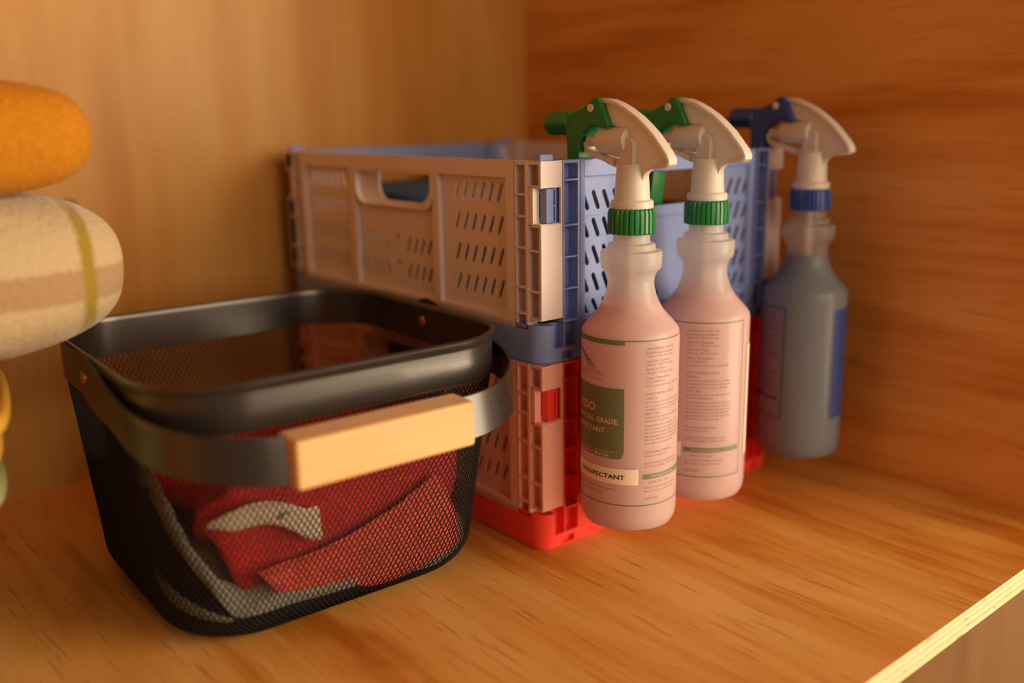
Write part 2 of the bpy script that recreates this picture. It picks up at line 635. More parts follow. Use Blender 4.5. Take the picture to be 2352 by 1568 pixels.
        for zr in (.0630, .0440):
            for k in range(3):
                x0 = .1190-.0101*k
                if zr > .05:
                    continue
                s = slot(x0-.0058, zr+.0, x0, zr-.0120, .0036)
                slots.append(s)
                slots.append([(CW-a, b) for a, b in s][::-1])
        slots = [s for s in slots if len(s) > 3 and max(b for a, b in s)-min(b for a, b in s) > .003]
        pl(rect(.0425, CW-.0425, .0268, CH-.0005), slots+[cutout], .0042, .0060)
        pl(rect(.0395, CW-.0395, .1232, CH), [], .0002, .0046, .0008)
        pl(rect(.0425, CW-.0425, .0265, .0290), [], .0020, .0046)
        pl(rect(.0430, .0900, .0953, .0966), [], .0034, .0043)
        pl(rect(CW-.0900, CW-.0430, .0953, .0966), [], .0034, .0043)
        pl(rect(.0930, CW-.0930, .0895, .0908), [], .0030, .0043)
        return mb.build('end_panel', [base_m], root, bevel=.0004, seg=1)
    end(0)
    end(1)
    # ---- latches and stacking lugs
    for sx in (0, 1):
        for sy in (0, 1):
            def bx(mb, x0, x1, y0, y1, z0, z1):
                X = sorted((x0, x1) if not sx else (CW-x0, CW-x1))
                Y = sorted((y0, y1) if not sy else (CD-y0, CD-y1))
                mb.box(*X, *Y, z0, z1)
            mb = MB()
            bx(mb, .0064, .0128, .0012, .0075, .0952, .1172)
            bx(mb, .0128, .0150, .0030, .0075, .0952, .1172)
            for z0, z1 in ((.0952, .0962), (.1056, .1066), (.1162, .1172)):
                bx(mb, .0128, .0150, .0012, .0075, z0, z1)
            bx(mb, .0142, .0152, .0012, .0075, .0952, .1172)
            bx(mb, .0152, .0192, .0040, .0110, .0945, .1180)
            mb.build('latch', [base_m], root, bevel=.0003, seg=1)
            if tabs:
                mb = MB()
                bx(mb, .0028, .0145, .0028, .0085, CH-.001, CH+.0042)
                mb.build('stacking_lug', [base_m], root, bevel=.0012)
    return root

crate('storage_crate', M_RED, M_SALMON, 0, 'bright red folding crate with salmon sides at the bottom of the stack', tabs=False)
ZB = .1352
crate('storage_crate', M_BLUE, M_LILAC, ZB, 'periwinkle blue folding crate with pale lilac sides stacked on the red crate')

# folded cloths inside the crates
def folded(name, mat, c, h, label, cat, seed, group=None, lobes=3, amp=.004):
    """a folded cloth: stacked rounded layers with soft uneven edges"""
    mb = MB()
    nl = lobes
    th = 2*h[2]/nl
    for l in range(nl):
        z0 = c[2]-h[2]+th*l
        n, rows = 56, 8
        vs, fs = [], []
        for j in range(rows+1):
            g = -PI/2+PI*j/rows
            for i in range(n):
                a = 2*PI*i/n
                ca, sa = math.cos(a), math.sin(a)
                ex = .35
                k = max(abs(math.cos(g)), 1e-4)**.35
                x = h[0]*math.copysign(abs(ca)**ex, ca)*(.9+.1*k)*(k if abs(math.cos(g)) < .02 else 1)
                y = h[1]*math.copysign(abs(sa)**ex, sa)*(.9+.1*k)*(k if abs(math.cos(g)) < .02 else 1)
                z = z0+th/2+th/2*math.sin(g)
                q = Vector((x*30+seed, y*30, l*3.1))
                d = noise.noise(q)*amp
                vs.append((c[0]+x*(1+d*6), c[1]+y*(1+d*6), z+(noise.noise(q*.6)*amp*.4 if 0 < j < rows else 0)))
        for j in range(rows):
            for i in range(n):
                fs.append((j*n+i, j*n+(i+1) % n, (j+1)*n+(i+1) % n, (j+1)*n+i))
        fs.append(tuple(range(n-1, -1, -1)))
        fs.append(tuple(rows*n+i for i in range(n)))
        mb.add(vs, fs)
    o = mb.build(name, [mat], smooth=60)
    return tag(o, label, cat, group)

folded('folded_cloth', M_TBLUE, (.132, .095, ZB+.028), (.100, .062, .0235), 'blue folded cloth low in the blue crate behind the spray bottles', 'cloth', 1)
folded('folded_cloth', M_TBLUE, (.132, .245, ZB+.028), (.100, .072, .0235), 'blue folded cloth low in the blue crate at its back wall end', 'cloth', 2)
folded('folded_cloth', M_TTEAL, (.120, .088, ZB+.0720), (.106, .062, .0200), 'teal green folded cloth seen through the blue crate slots', 'cloth', 3)
folded('folded_cloth', M_TBLUE, (.128, .245, ZB+.0780), (.106, .076, .0260), 'dark blue folded cloth seen through the side hand hole of the blue crate', 'cloth', 4)
folded('folded_cloth', M_TDRED, (.132, .170, .032), (.100, .140, .0275), 'dark red folded cloth at the bottom of the red crate', 'cloth', 5)
folded('folded_cloth', M_TDRED, (.132, .165, .084), (.096, .135, .0240), 'dark red folded cloth lying on top inside the red crate', 'cloth', 6)

# ------------------------------------------------------------------ spray bottles
RB = .0325
def text_raw(body, bold=0):
    c = bpy.data.curves.new('t', 'FONT')
    c.body = body
    c.size = 1
    c.resolution_u = 3
    c.offset = bold
    return from_eval(bpy.data.objects.new('t', c))
_h = text_raw('H')[0]
CAP = max(p[1] for p in _h)-min(p[1] for p in _h)

class Label(MB):
    """lettering and blocks wrapped round the bottle; s = arc length from az0, z = height"""
    def __init__(self, az0, R=RB):
        super().__init__()
        self.az0, self.R = az0, R
    def pt(self, s, z, off):
        a = self.az0+s/RB
        return ((self.R+off)*math.cos(a), (self.R+off)*math.sin(a), z)
    def text(self, body, s, z, cap, width=None, align='l', bold=0, mi=1, off=.00013, shear=0):
        vs, fs = text_raw(body, bold)
        x0, x1 = min(p[0] for p in vs), max(p[0] for p in vs)
        ky = cap/CAP
        kx = width/(x1-x0) if width else ky
        wd = (x1-x0)*kx
        if align == 'r':
            s = s-wd
        if align == 'c':
            s = s-wd/2
        self.add([self.pt(s+(p[0]-x0)*kx+shear*p[1]*ky, z+p[1]*ky, off) for p in vs], fs, mi)
    def poly(self, pts, mi=0, off=.00007):
        """convex-ish polygon cut into narrow vertical strips by sampling"""
        self.add([self.pt(a, b, off) for a, b in pts], [tuple(range(len(pts)))], mi)
    def rect(self, s0, s1, z0, z1, mi=0, off=.00007, corner=0):
        n = max(1, int(abs(s1-s0)/.0015))
        vs, fs = [], []
        for i in range(n+1):
            s = s0+(s1-s0)*i/n
            zl = z0
            if corner and s > s1-corner:
                t = (s-(s1-corner))/corner
                zl = z0+corner*(1-math.sqrt(max(0, 1-t*t)))
            vs += [self.pt(s, zl, off), self.pt(s, z1, off)]
        for i in range(n):
            fs.append((2*i, 2*i+2, 2*i+3, 2*i+1))
        self.add(vs, fs, mi)

AZ1 = math.radians(222.7)
mm = .001
def printed_label():
    L = Label(AZ1)
    G, T, W = 0, 1, 2
    # green frame
    L.rect(-90*mm, -3.2*mm, 128.3*mm, 131.6*mm, G)
    L.rect(-3.2*mm, 54*mm, 130.8*mm, 131.6*mm, G)
    L.rect(-90*mm, 54*mm, 19.7*mm, 20.5*mm, G)
    L.rect(53.4*mm, 54.1*mm, 19.7*mm, 131.6*mm, G)
    # fan emblem
    for q in (((-46.2, 121.8), (-41.2, 122.2), (-43.2, 119.7), (-47.3, 119.4)), ((-40.6, 121.9), (-38.1, 121.1), (-40.0, 118.9), (-42.4, 119.9)),
              ((-37.5, 120.6), (-35.0, 119.7), (-37.3, 117.4), (-39.4, 118.6)), ((-34.5, 119.2), (-31.9, 117.9), (-35.0, 115.4), (-37.0, 116.8)),
              ((-31.2, 117.3), (-28.3, 115.5), (-33.4, 113.3), (-35.0, 114.8)), ((-27.5, 114.8), (-23.2, 111.2), (-32.4, 111.3), (-32.9, 112.5))):
        L.poly([(a*mm, b*mm) for a, b in q], G)
    # ring round the emblem initial
    for k in range(20):
        a0, a1 = -PI/2+PI*k/20, -PI/2+PI*(k+1)/20
        L.poly([(-46*mm+4.6*mm*math.cos(a), 111*mm+7.5*mm*math.sin(a)) for a in (a0, a1)] +
               [(-46*mm+4.2*mm*math.cos(a), 111*mm+6.9*mm*math.sin(a)) for a in (a1, a0)], T)
    L.text('CENTRAL', -17.3*mm, 107.0*mm, 2.9*mm, 22*mm, 'r', 0, T)
    L.text('Cleaning Supplies', -17.3*mm, 104.2*mm, 1.5*mm, 21*mm, 'r', 0, T)
    # green block
    L.rect(-90*mm, -3.2*mm, 52.0*mm, 99.7*mm, G, corner=4*mm)
    L.text('DISSO', -24.0*mm, 82.6*mm, 5.3*mm, 22*mm, 'r', .02, W)
    L.text('COMMERCIAL GRADE', -7.5*mm, 75.6*mm, 3.3*mm, 48*mm, 'r', .02, W)
    L.text('DISINFECTANT', -16.2*mm, 68.8*mm, 3.3*mm, 35*mm, 'r', .02, W)
    L.rect(-60*mm, -10*mm, 56.2*mm, 56.5*mm, W, off=.00013)
    L.text('Dispenser Bottle', -13.0*mm, 52.9*mm, 2.4*mm, 32*mm, 'r', .01, W)
    L.text('Cleans and disinfects bathrooms,', -7.8*mm, 30.0*mm, 1.7*mm, 44*mm, 'r', 0, T)
    L.text('and showers.', -17*mm, 26.6*mm, 1.7*mm, 17*mm, 'r', 0, T)
    # directions column
    s = 10.6*mm
    for z, txt, wd, b in ((125.2, 'DIRECTIONS FOR USE', 22, .012), (122.6, 'Disinfectant Sanitiser', 22, .012), (120.3, 'Dilute at 1:80 with water', 22, 0),
                          (117.2, 'General Cleaning', 18, .012), (114.8, 'Dilute at 1:100 with water', 22, 0), (111.9, 'Spray & Wipe', 15, .012),
                          (109.4, 'Dilute at 1:80 with water', 22, 0), (106.0, 'Odour Neutraliser', 18.5, .012), (103.6, 'Use undiluted', 14, 0),
                          (100.8, 'Do not mix with other chemicals', 30, .004), (95.4, 'SAFETY INSTRUCTIONS', 23, .012), (92.4, 'SAFETY:', 9, .012),
                          (82.2, 'FIRST AID:', 11, .012), (56.0, 'CONTAINER DISPOSAL', 22, .012), (48.4, 'ADDITIONAL INFORMATION', 29, .008),
                          (46.0, 'BY THE MATERIAL SAFETY DATA', 30, .008), (35.0, '1300 347 347', 17, .01), (24.0, 'CODE: 5BO', 11, .012)):
        L.text(txt, s+(3*mm if txt[0] == '1' else 0), z*mm, 1.45*mm, wd*mm, 'l', b, T)
    # body copy too small to read: rows of broken strokes
    rnd = random.Random(4)
    rows = [(89.9, 32), (87.4, 32), (85.0, 30), (79.8, 32), (77.4, 20), (74.2, 32), (71.8, 31), (69.4, 33), (67.0, 31), (64.6, 32), (62.2, 24), (53.6, 18), (31.7, 28), (29.3, 27)]
    for z, wd in rows:
        q = 0
        while q < wd:
            l = rnd.uniform(1.2, 3.6)
            l = min(l, wd-q)
            n = max(1, int(l/.55))
            for i in range(n):
                a = s+(q+l*i/n)*mm
                h = rnd.choice((.9, .9, 1.25))
                L.rect(a, a+.30*mm, z*mm, (z+h)*mm, T, off=.00010)
            L.rect(s+q*mm, s+(q+l)*mm, (z+.35)*mm, (z+.55)*mm, T, off=.00010)
            q += l+.7
    L.rect(9.6*mm, 52*mm, 38.3*mm, 41.7*mm, G)
    L.text('For more information', 16*mm, 39.3*mm, 1.5*mm, 20*mm, 'l', 0, W)
    return L

def blue_label(az):
    L = Label(az)
    # fine frame round the directions, to the left of s = 0
    L.rect(-42*mm, 0, 121.3*mm, 122.6*mm, 0)
    L.rect(-42*mm, 0, 32.5*mm, 33.6*mm, 0)
    L.rect(-1.3*mm, 0, 32.5*mm, 122.6*mm, 0)
    L.rect(-42*mm, -4*mm, 47.5*mm, 50.0*mm, 1)
    rnd = random.Random(9)
    for k in range(24):
        z = (117-2.7*k)*mm
        wd = rnd.uniform(18, 34)*mm
        q = 0
        while q < wd:
            l = rnd.uniform(1.5, 4)*mm
            L.rect(-38*mm+q, -38*mm+min(q+l, wd), z, z+.7*mm, 1, off=.00010)
            q += l+.8*mm
    # solid front block
    L.rect(39.0*mm, 110*mm, 33*mm, 121*mm, 1)
    return L

PROF = [(.0, .0), (.0255, .0), (.0300, .0016), (.0318, .0050), (.0325, .0100), (.0325, .1300), (.0321, .1330), (.0308, .1352), (.0282, .1384), (.0246, .1422), (.0214, .1459),
        (.0187, .1508), (.0168, .1555), (.0156, .1600), (.0152, .1642), (.0156, .1678), (.0170, .1708), (.0190, .1728), (.0198, .1743),
        (.0201, .1790), (.0201, .1834), (.0195, .1846), (.0162, .1852), (.0156, .1860), (.0156, .1880), (.0150, .1892), (.0124, .1898), (.0119, .1915), (.0119, .1985)]
PROF = PROF[1:]

def spray_bottle(x, z, label, green, liquid_m, level, body_rot, az3=None):
    root = empty('spray_bottle', (x, -.0365, z))
    tag(root, label, 'spray bottle')
    cm = M_GREEN if green else M_NAVY
    body = MB().lathe(PROF, 160).build('bottle_body', [M_HDPE if az3 is None else M_HDPE_THIN], root, smooth=40)
    # liquid
    LP = [(max(r-.0013, 0), max(zz, .0015)) for r, zz in PROF if zz < level]
    r_at = LP[-1][0]
    for (r0, z0), (r1, z1) in zip(PROF, PROF[1:]):
        if z0 <= level < z1:
            r_at = r0+(r1-r0)*(level-z0)/(z1-z0)-.0013
    LP.append((r_at, level))
    MB().lathe(LP, 64).build('liquid', [liquid_m], root, smooth=40)
    MB().tube([(0, 0, .004), (.0005, .001, .08), (0, 0, .20)], .0020, 8).build('dip_tube', [M_TUBE], root, smooth=60)
    # ribbed collar
    cp = [(.0116, .1958), (.0152, .1958), (.0156, .1966), (.0156, .2085), (.0150, .2110), (.0138, .2122), (.0116, .2122)]
    def rib(r, zz, a):
        if r < .0125:
            return r
        k = (a*28/(2*PI)) % 1
        return r-(.0008 if k > .58 else 0)
    MB().lathe(cp, 28*6, rfun=rib).build('screw_collar', [cm], root, smooth=25)
    # ---- head, drawn in the (Y, z) plane; z given in mm above the shelf for a bottle hung at .028
    def mpx(a, b, d):
        return (d, a, b)
    def P(pts):
        return [(a*mm, (b-28)*mm) for a, b in pts]
    head = MB()
    head.lathe([(.0120, .2118), (.0136, .2118), (.0138, .2126), (.0138, .2160), (.0130, .2170), (.0116, .2174), (.0113, .2200), (.0108, .2290), (.0105, .2330), (.0100, .2400)], 48)
    shroud = P([(24.6, 308.1), (21.2, 308.4), (17.6, 307.6), (9.8, 305.1), (2.1, 301.6), (-6.5, 296.8), (-13.9, 291.4), (-20.4, 286.1), (-26.0, 280.2), (-30.6, 275.0), (-33.1, 271.0),
                (-33.1, 268.6), (-30.8, 266.8), (-26.3, 266.3), (-19.6, 265.6), (-16.0, 264.4), (-13.2, 262.7), (-11.3, 259.9), (-10.4, 257), (9.2, 257), (9.4, 264.0), (13.2, 265.4), (20.2, 267.3), (25.3, 270.6),
                (25.3, 273.6), (14.5, 270.6), (9.0, 270.2), (4.0, 272.0), (2.0, 281.0), (1.0, 289.6), (16, 291.6), (23.1, 307.0)])
    head.add(*plate(shroud, [], -.0026, .0026, mpx, .0006))
    ridge = [(24.6, 308.6), (17.6, 308.1), (9.8, 305.6), (2.1, 302.1), (-6.5, 297.3), (-13.9, 291.9), (-20.4, 286.6), (-26.0, 280.7), (-31.1, 275.2), (-33.6, 271.0), (-33.5, 268.4), (-30.9, 266.3), (-26.3, 265.8), (-19.6, 265.1)]
    inner = [(-20.0, 267.6), (-26.5, 268.5), (-30.3, 269.3), (-30.4, 270.8), (-28.6, 273.6), (-24.0, 278.8), (-18.6, 284.3), (-12.3, 289.4), (-5.2, 294.6), (3.2, 299.2), (10.6, 302.6), (18.0, 305.0), (24.2, 305.6)]
    head.add(*plate(P(ridge+inner), [], -.0042, .0042, mpx, .0009))
    # pump cylinder and rod
    head.lathe([(.0070, .0010), (.0088, .0020), (.0088, .0250), (.0074, .0275), (.0040, .0280), (.0040, .0385), (.0022, .0400)], 28, c=(0, 0, .2540), axis='y')
    # catch that hooks over the crate rim
    loop = P([(13, 266.3), (25.3, 269.8), (35.8, 272.2), (39.8, 275.2), (41.0, 280.6), (35.6, 283.2), (34.4, 281.2), (37.6, 279.2), (37.0, 276.2), (34.0, 275.0), (25.3, 273.4), (13, 270.4)])
    head.add(*plate(loop, [], -.0042, .0042, mpx, .0006))
    # side rib and vertical post on the shroud cheek
    head.add(*plate(P([(6, 258), (-6, 258), (-6, 281), (-3, 284), (6, 284)]), [], -.0062, .0062, mpx, .0008))
    head.build('spray_head', [M_HEAD], root, smooth=40)
    # trigger and nozzle
    trig = P([(24.2, 308.8), (27.6, 309.4), (30.6, 308.4), (33.6, 305.7), (39.8, 302.9), (46.1, 300.9), (50.6, 299.1), (53.6, 295.4), (54.3, 291.4), (54.9, 287.7), (54.3, 282.6), (53.6, 276.1), (53.6, 270.2),
              (52.6, 256), (50.8, 240), (49.9, 231.6), (48.2, 230.4), (46.8, 233), (43.6, 256), (42.4, 270.5), (42.2, 276.3), (41.6, 281.6), (40.6, 286.0), (35.6, 289.2), (30.5, 292.2), (26.4, 291.2), (21.4, 290.4), (16.4, 289.9), (15.3, 292.1), (19.0, 299.0), (23.1, 307.4)])
    tr = MB().add(*plate(trig, [], -.0070, .0070, mpx, .0010))
    tr = tr.build('trigger', [cm], root, smooth=40)
    nz = MB()
    nz.lathe([(.0072, 0), (.0084, .001), (.0086, .004), (.0080, .010), (.0082, .014), (.0084, .020), (.0078, .0228), (.0050, .0238)], 6*6, c=(0, .0525, .2652), axis='y',
             rfun=lambda r, zz, a: r*(1+.05*math.cos(6*a)))
    nz.build('nozzle', [cm], root, smooth=30)
    MB().lathe([(.0068, 0), (.0068, .0016)], 28, c=(0, .0515, .2652), axis='y').build('nozzle_ring', [M_PIN], root, smooth=30)
    MB().lathe([(.0022, -.0077), (.0027, -.0074), (.0027, .0074), (.0022, .0077)], 24, c=(0, .0311, .2748), axis='x').build('pivot_pin', [M_PIN], root, smooth=30)
    # print
    if az3 is None:
        lab = printed_label().build('printed_label', [M_LGREEN, M_LGREY, M_LPINK], root)
        lab.rotation_euler = (0, 0, body_rot)
        tp = Label(AZ1)
        if body_rot == 0:
            tp.rect(-60*mm, 6.6*mm, 34.6*mm, 45.4*mm, 0, off=.00022)
            tp = tp.build('name_tape', [M_TAPE], root)
            tl = Label(AZ1)
            tl.text('DISINFECTANT', -2.3*mm, 38.2*mm, 2.9*mm, 37*mm, 'r', .022, 0, off=.00030)
            tl.build('tape_lettering', [M_INK], tp)
        else:
            tp.rect(-60*mm, 6.6*mm, 34.0*mm, 44.8*mm, 0, off=.00022)
            tp = tp.build('name_tape', [M_TAPE], root)
            tp.rotation_euler = (0, 0, body_rot+math.radians(3))
            st = Label(AZ1)
            st.rect(62*mm, 84*mm, 31*mm, 112*mm, 0, off=.00022)
            st = st.build('side_sticker', [M_TAPE], root)
            st.rotation_euler = (0, 0, body_rot)
    else:
        blue_label(az3).build('printed_label', [M_LTEAL, M_LBLUE], root)
    return root

spray_bottle(.0465, .028, 'nearest green-topped spray bottle of pink disinfectant, with a green block label', True, M_PINKLIQ, .1500, 0)
spray_bottle(.1225, .028, 'middle green-topped spray bottle of pink liquid showing its small-print directions', True, M_PINKLIQ, .1480, math.radians(-4.2-37.5))
spray_bottle(.2495, .028, 'blue-topped spray bottle of blue liquid at the far end of the crate', False, M_BLUELIQ, .1600, 0,
             az3=math.radians(212.4-24))

# ------------------------------------------------------------------ mesh basket
BX, BY = -.1332, .1145
BROT = -.044
HX, HY, RC = .1160, .1130, .048
ZR = .1372
def dims(z):
    k = max(0, min(1.03, z/.163))
    fl = .020
    ins = 0
    if z < fl:
        ins = fl-math.sqrt(max(0, fl*fl-(fl-z)**2))
    k = min(k, .136/.163)
    return (.1060+(HX-.1060)*k/.834-ins, .0965+(HY-.0965)*k/.834-ins, .050+(RC-.050)*k-ins*.7, BY+.002-.002*k/.834)
def rr_pts(hx, hy, r, n):
    """n points by arc length round a rounded rectangle, starting at (hx,0) going counter-clockwise"""
    segs = []
    L1, L2, A = hy-r, hx-r, PI/2*r
    per = 4*(L1+L2+A)
    P = []
    for i in range(n):
        s = per*i/n
        q = [L1, A, 2*L2, A, 2*L1, A, 2*L2, A, L1]
        k = 0
        while k < 8 and s > q[k]:
            s -= q[k]
            k += 1
        if k == 0: p = (hx, s)
        elif k == 1: g = s/r; p = (hx-r+r*math.cos(g), hy-r+r*math.sin(g))
        elif k == 2: p = (hx-r-s, hy)
        elif k == 3: g = PI/2+s/r; p = (-hx+r+r*math.cos(g), hy-r+r*math.sin(g))
        elif k == 4: p = (-hx, hy-r-s)
        elif k == 5: g = PI+s/r; p = (-hx+r+r*math.cos(g), -hy+r+r*math.sin(g))
        elif k == 6: p = (-hx+r+s, -hy)
        elif k == 7: g = 1.5*PI+s/r; p = (hx-r+r*math.cos(g), -hy+r+r*math.sin(g))
        else: p = (hx, -hy+r+s)
        P.append(p)
    return P

bk = empty('wire_basket', (BX, BY, 0), BROT)
tag(bk, 'black wire mesh basket with a pale wooden handle grip, full of dirty cloths', 'basket')
NW, NZ = 214, 50
path_z = []
fl = .020
La = fl*PI/2
Ltot = La+(ZR+.004-fl)
for j in range(NZ+1):
    s = Ltot*j/NZ
    path_z.append(fl-fl*math.cos(s/fl) if s < La else fl+s-La)
path_z = [max(z, .0006) for z in path_z]
grid = []
for z in path_z:
    hx, hy, r, cy = dims(z)
    grid.append([(p[0], p[1]+cy-BY, z) for p in rr_pts(hx, hy, r, NW*2)])
mb = MB()
for i in range(NW):
    for sg in (1, -1):
        mb.tube([grid[j][(2*i+sg*j) % (2*NW)] for j in range(NZ+1)], .00042, 4)
mb.build('mesh_body', [M_MESH], bk)
hx, hy, r, cy = dims(.0006)
pts = rr_pts(hx+.001, hy+.001, r, 80)
mb = MB()
mb.add([(a, b+cy-BY, .0002) for a, b in pts]+[(a, b+cy-BY, .0012) for a, b in pts],
       [tuple(range(79, -1, -1)), tuple(range(80, 160))]+[(i, (i+1) % 80, 80+(i+1) % 80, 80+i) for i in range(80)])
mb.build('bottom_plate', [M_MESH], bk)
# rim band with rolled lip
sec = [(-.0004, ZR), (.0012, ZR-.0006), (.0018, ZR+.0006), (.0018, ZR+.0016), (.0018, ZR+.012), (.0018, ZR+.0212), (.0020, ZR+.0226), (.0034, ZR+.0250), (.0036, ZR+.0270), (.0024, ZR+.0282),
       (.0006, ZR+.0278), (-.0002, ZR+.0262), (-.0004, ZR+.024)]
n = 160
vs, fs = [], []
for off, z in sec:
    hx, hy, r, cy = dims(z)
    vs += [(a, b+cy-BY, z) for a, b in rr_pts(hx+off, hy+off, r+off, n)]
k = len(sec)
for j in range(k):
    for i in range(n):
        fs.append((j*n+i, j*n+(i+1) % n, ((j+1) % k)*n+(i+1) % n, ((j+1) % k)*n+i))
MB().add(vs, fs).build('rim_band', [M_BLACK], bk, smooth=50)
# swinging handle strap: U shape, pivots on the short sides, folded down over the front
tilt = math.radians(-9.5)
hw, hl, hr = HX+.0052, .1490, .075
cl = []
for i in range(8):
    cl.append((-hw, .014-(hl-hr+.014)*i/8))
for i in range(17):
    g = PI+PI/2*i/16
    cl.append((-hw+hr+hr*math.cos(g), -hl+hr+hr*math.sin(g)))
for i in range(1, 12):
    cl.append((-hw+hr+(2*hw-2*hr)*i/12, -hl))
for i in range(17):
    g = 1.5*PI+PI/2*i/16
    cl.append((hw-hr+hr*math.cos(g), -hl+hr+hr*math.sin(g)))
for i in range(1, 9):
    cl.append((hw, -hl+hr+(hl-hr+.014)*i/8))
piv = Vector((0, 0, .1525))
def hp(x, y, up):
    # up is across the strap; the arms fan slightly so the strap stays square to the tilt
    return Vector((x, y*math.cos(tilt)-up*math.sin(tilt), piv.z+(-y)*math.sin(tilt)+up*math.cos(tilt)))
vs, fs = [], []
m = len(cl)
for i, (x, y) in enumerate(cl):
    t = Vector(cl[min(i+1, m-1)])-Vector(cl[max(i-1, 0)])
    nn = Vector((t.y, -t.x)).normalized()
    e = min(i, m-1-i)
    hh = (.0110, .0155, .0160, .0150, .0138, .0130, .0125)[min(e, 6)]
    for o_, u in ((-.0007, -hh), (.0007, -hh), (.0007, hh), (-.0007, hh)):
        vs.append(hp(x+nn.x*o_, y+nn.y*o_, u))
for i in range(m-1):
    for k in range(4):
        fs.append((i*4+k, i*4+(k+1) % 4, (i+1)*4+(k+1) % 4, (i+1)*4+k))
fs += [(0, 1, 2, 3), ((m-1)*4+3, (m-1)*4+2, (m-1)*4+1, (m-1)*4)]
hd = MB().add(vs, fs).build('handle_strap', [M_BLACK], bk, smooth=50)
# grip block
g = MB()
gx0, gx1 = -.2020-BX+.0066, -.0905-BX+.0066
for k in range(1):
    g.box(gx0, gx1, -.0420-BY, -.0195-BY, .1138, .1408)
g.build('wooden_grip', [M_GRIP], hd, bevel=.0022, seg=3)
for sx in (-1, 1):
    c = (sx*(hw+.0006), 0, piv.z)
    prof = [(.0022, -.0012), (.0042, -.0008), (.0042, .0008), (.0022, .0014)]
    MB().lathe(prof, 20, c=c, axis='x').build('rivet', [M_BRASS], bk, smooth=40)
    if sx > 0:
        MB().lathe([(.003, -.0008), (.0036, 0), (.003, .0008)], 20, c=(sx*(HX-.0018), 0, piv.z), axis='x').build('rivet', [M_BRASS], bk, smooth=40)

# ------------------------------------------------------------------ cloths in the basket
def sm(a, b, x):   # smooth step, either direction
    t = max(0, min(1, (x-a)/(b-a)))
    return t*t*(3-2*t)
def wall_pt(phi, z, inset):
    hx, hy, r, cy = dims(z)
    hx, hy, r = hx-inset, hy-inset, max(r-inset, .01)
    c, s = math.cos(phi), math.sin(phi)
    # ray from centre to rounded rectangle
    t = 1e9
    if abs(c) > 1e-6: t = min(t, hx/abs(c))
    if abs(s) > 1e-6: t = min(t, hy/abs(s))
    x, y = abs(t*c), abs(t*s)
    if x > hx-r and y > hy-r:
        ox, oy = hx-r, hy-r
        b = c*0
        dx, dy = abs(c), abs(s)
        B = -(dx*ox+dy*oy)
        C_ = ox*ox+oy*oy-r*r
        t = -B+math.sqrt(max(0, B*B-C_))
    return (BX+t*c, cy+t*s)

def heap(name, mat, zlo, zhi, inset, label, seed, amp=.004, puff=.006, ncap=12, capz=None, nside=16, botz=.0022, fall=.45, insfn=None):
    n = 150
    vs, fs = [], []
    rows = []
    cy0 = BY
    for j in range(nside+1):
        t = j/nside
        row = []
        for i in range(n):
            ph = 2*PI*i/n
            z = zlo(ph)+(zhi(ph)-zlo(ph))*t
            q = Vector((math.cos(ph)*2.2+seed, math.sin(ph)*2.2, z*22))
            fold = noise.noise(q)*amp+noise.noise(q*2.7)*amp*.4
            d = inset+amp+fold+puff*(1-math.sin(PI*(.08+.84*t)))+(insfn(ph) if insfn else 0)
            x, y = wall_pt(ph, max(z, .004), max(d, .0022))
            row.append((x, y, z))
        rows.append(row)
    for j in range(1, ncap+1):
        t = j/ncap
        row = []
        for i in range(n):
            x0, y0, z0 = rows[nside][i]
            k = 1-t*.985
            x, y = BX+(x0-BX)*k, cy0+(y0-cy0)*k
            base = capz(x, y) if capz else z0
            z = z0+(base-z0)*sm(0, fall, t)
            z += noise.noise(Vector((x*28+seed, y*28, 3.3)))*amp*1.8*sm(0, .3, t)
            row.append((x, y, z))
        rows.append(row)
    under = []
    for j in range(ncap, 0, -1):
        t = j/ncap
        row = []
        for i in range(n):
            x0, y0, z0 = rows[0][i]
            k = 1-t*.985
            row.append((BX+(x0-BX)*k, cy0+(y0-cy0)*k, z0+(botz-z0)*sm(0, fall, t)))
        under.append(row)
    rows = under+rows
    for r_ in rows:
        vs += r_
    R = len(rows)
    for j in range(R-1):
        for i in range(n):
            fs.append((j*n+i, j*n+(i+1) % n, (j+1)*n+(i+1) % n, (j+1)*n+i))
    fs.append(tuple((R-1)*n+i for i in range(n)))
    fs.append(tuple(range(n-1, -1, -1)))
    o = MB().add(vs, fs).build(name, [mat], smooth=70)
    o.modifiers.new('sub', 'SUBSURF').render_levels = 1
    return tag(o, label, 'cloth')

def interp(tab):
    def f(ph):
        a = math.degrees(ph) % 360
        for (a0, v0), (a1, v1) in zip(tab, tab[1:]):
            if a0 <= a <= a1:
                return v0+(v1-v0)*sm(0, 1, (a-a0)/(a1-a0))
        return tab[-1][1]
    return f
# angle 0 = right, 90 = back, 180 = left, 270 = front
zblack = interp([(0, .022), (90, .03), (160, .06), (190, .085), (205, .100), (214, .071), (222, .043), (230, .0155), (270, .013), (285, .010), (300, .008), (330, .020), (360, .022)])  # black cloth; its left rise stands in for dark shadow beside the grey band
zgrey = interp([(0, .026), (90, .05), (160, .095), (182, .105), (193, .160), (204, .138), (214, .106), (222, .064), (230, .0235), (250, .029), (275, .024), (288, .016), (300, .0105), (330, .024), (360, .026)])
zred = interp([(0, .070), (40, .085), (100, .085), (125, .070), (160, .098), (190, .060), (205, .052), (214, .062), (220, .084), (226, .092), (236, .112), (250, .130), (300, .130), (318, .110), (335, .060), (360, .070)])
lo_ = lambda ph: .0022
heap('crumpled_cloth', M_TBLACK, lo_, zblack, .0030, 'black cloth at the bottom of the wire basket, its left rise standing in for shadow', 11, amp=.0015, puff=.002, capz=lambda x, y: .018, fall=.12)
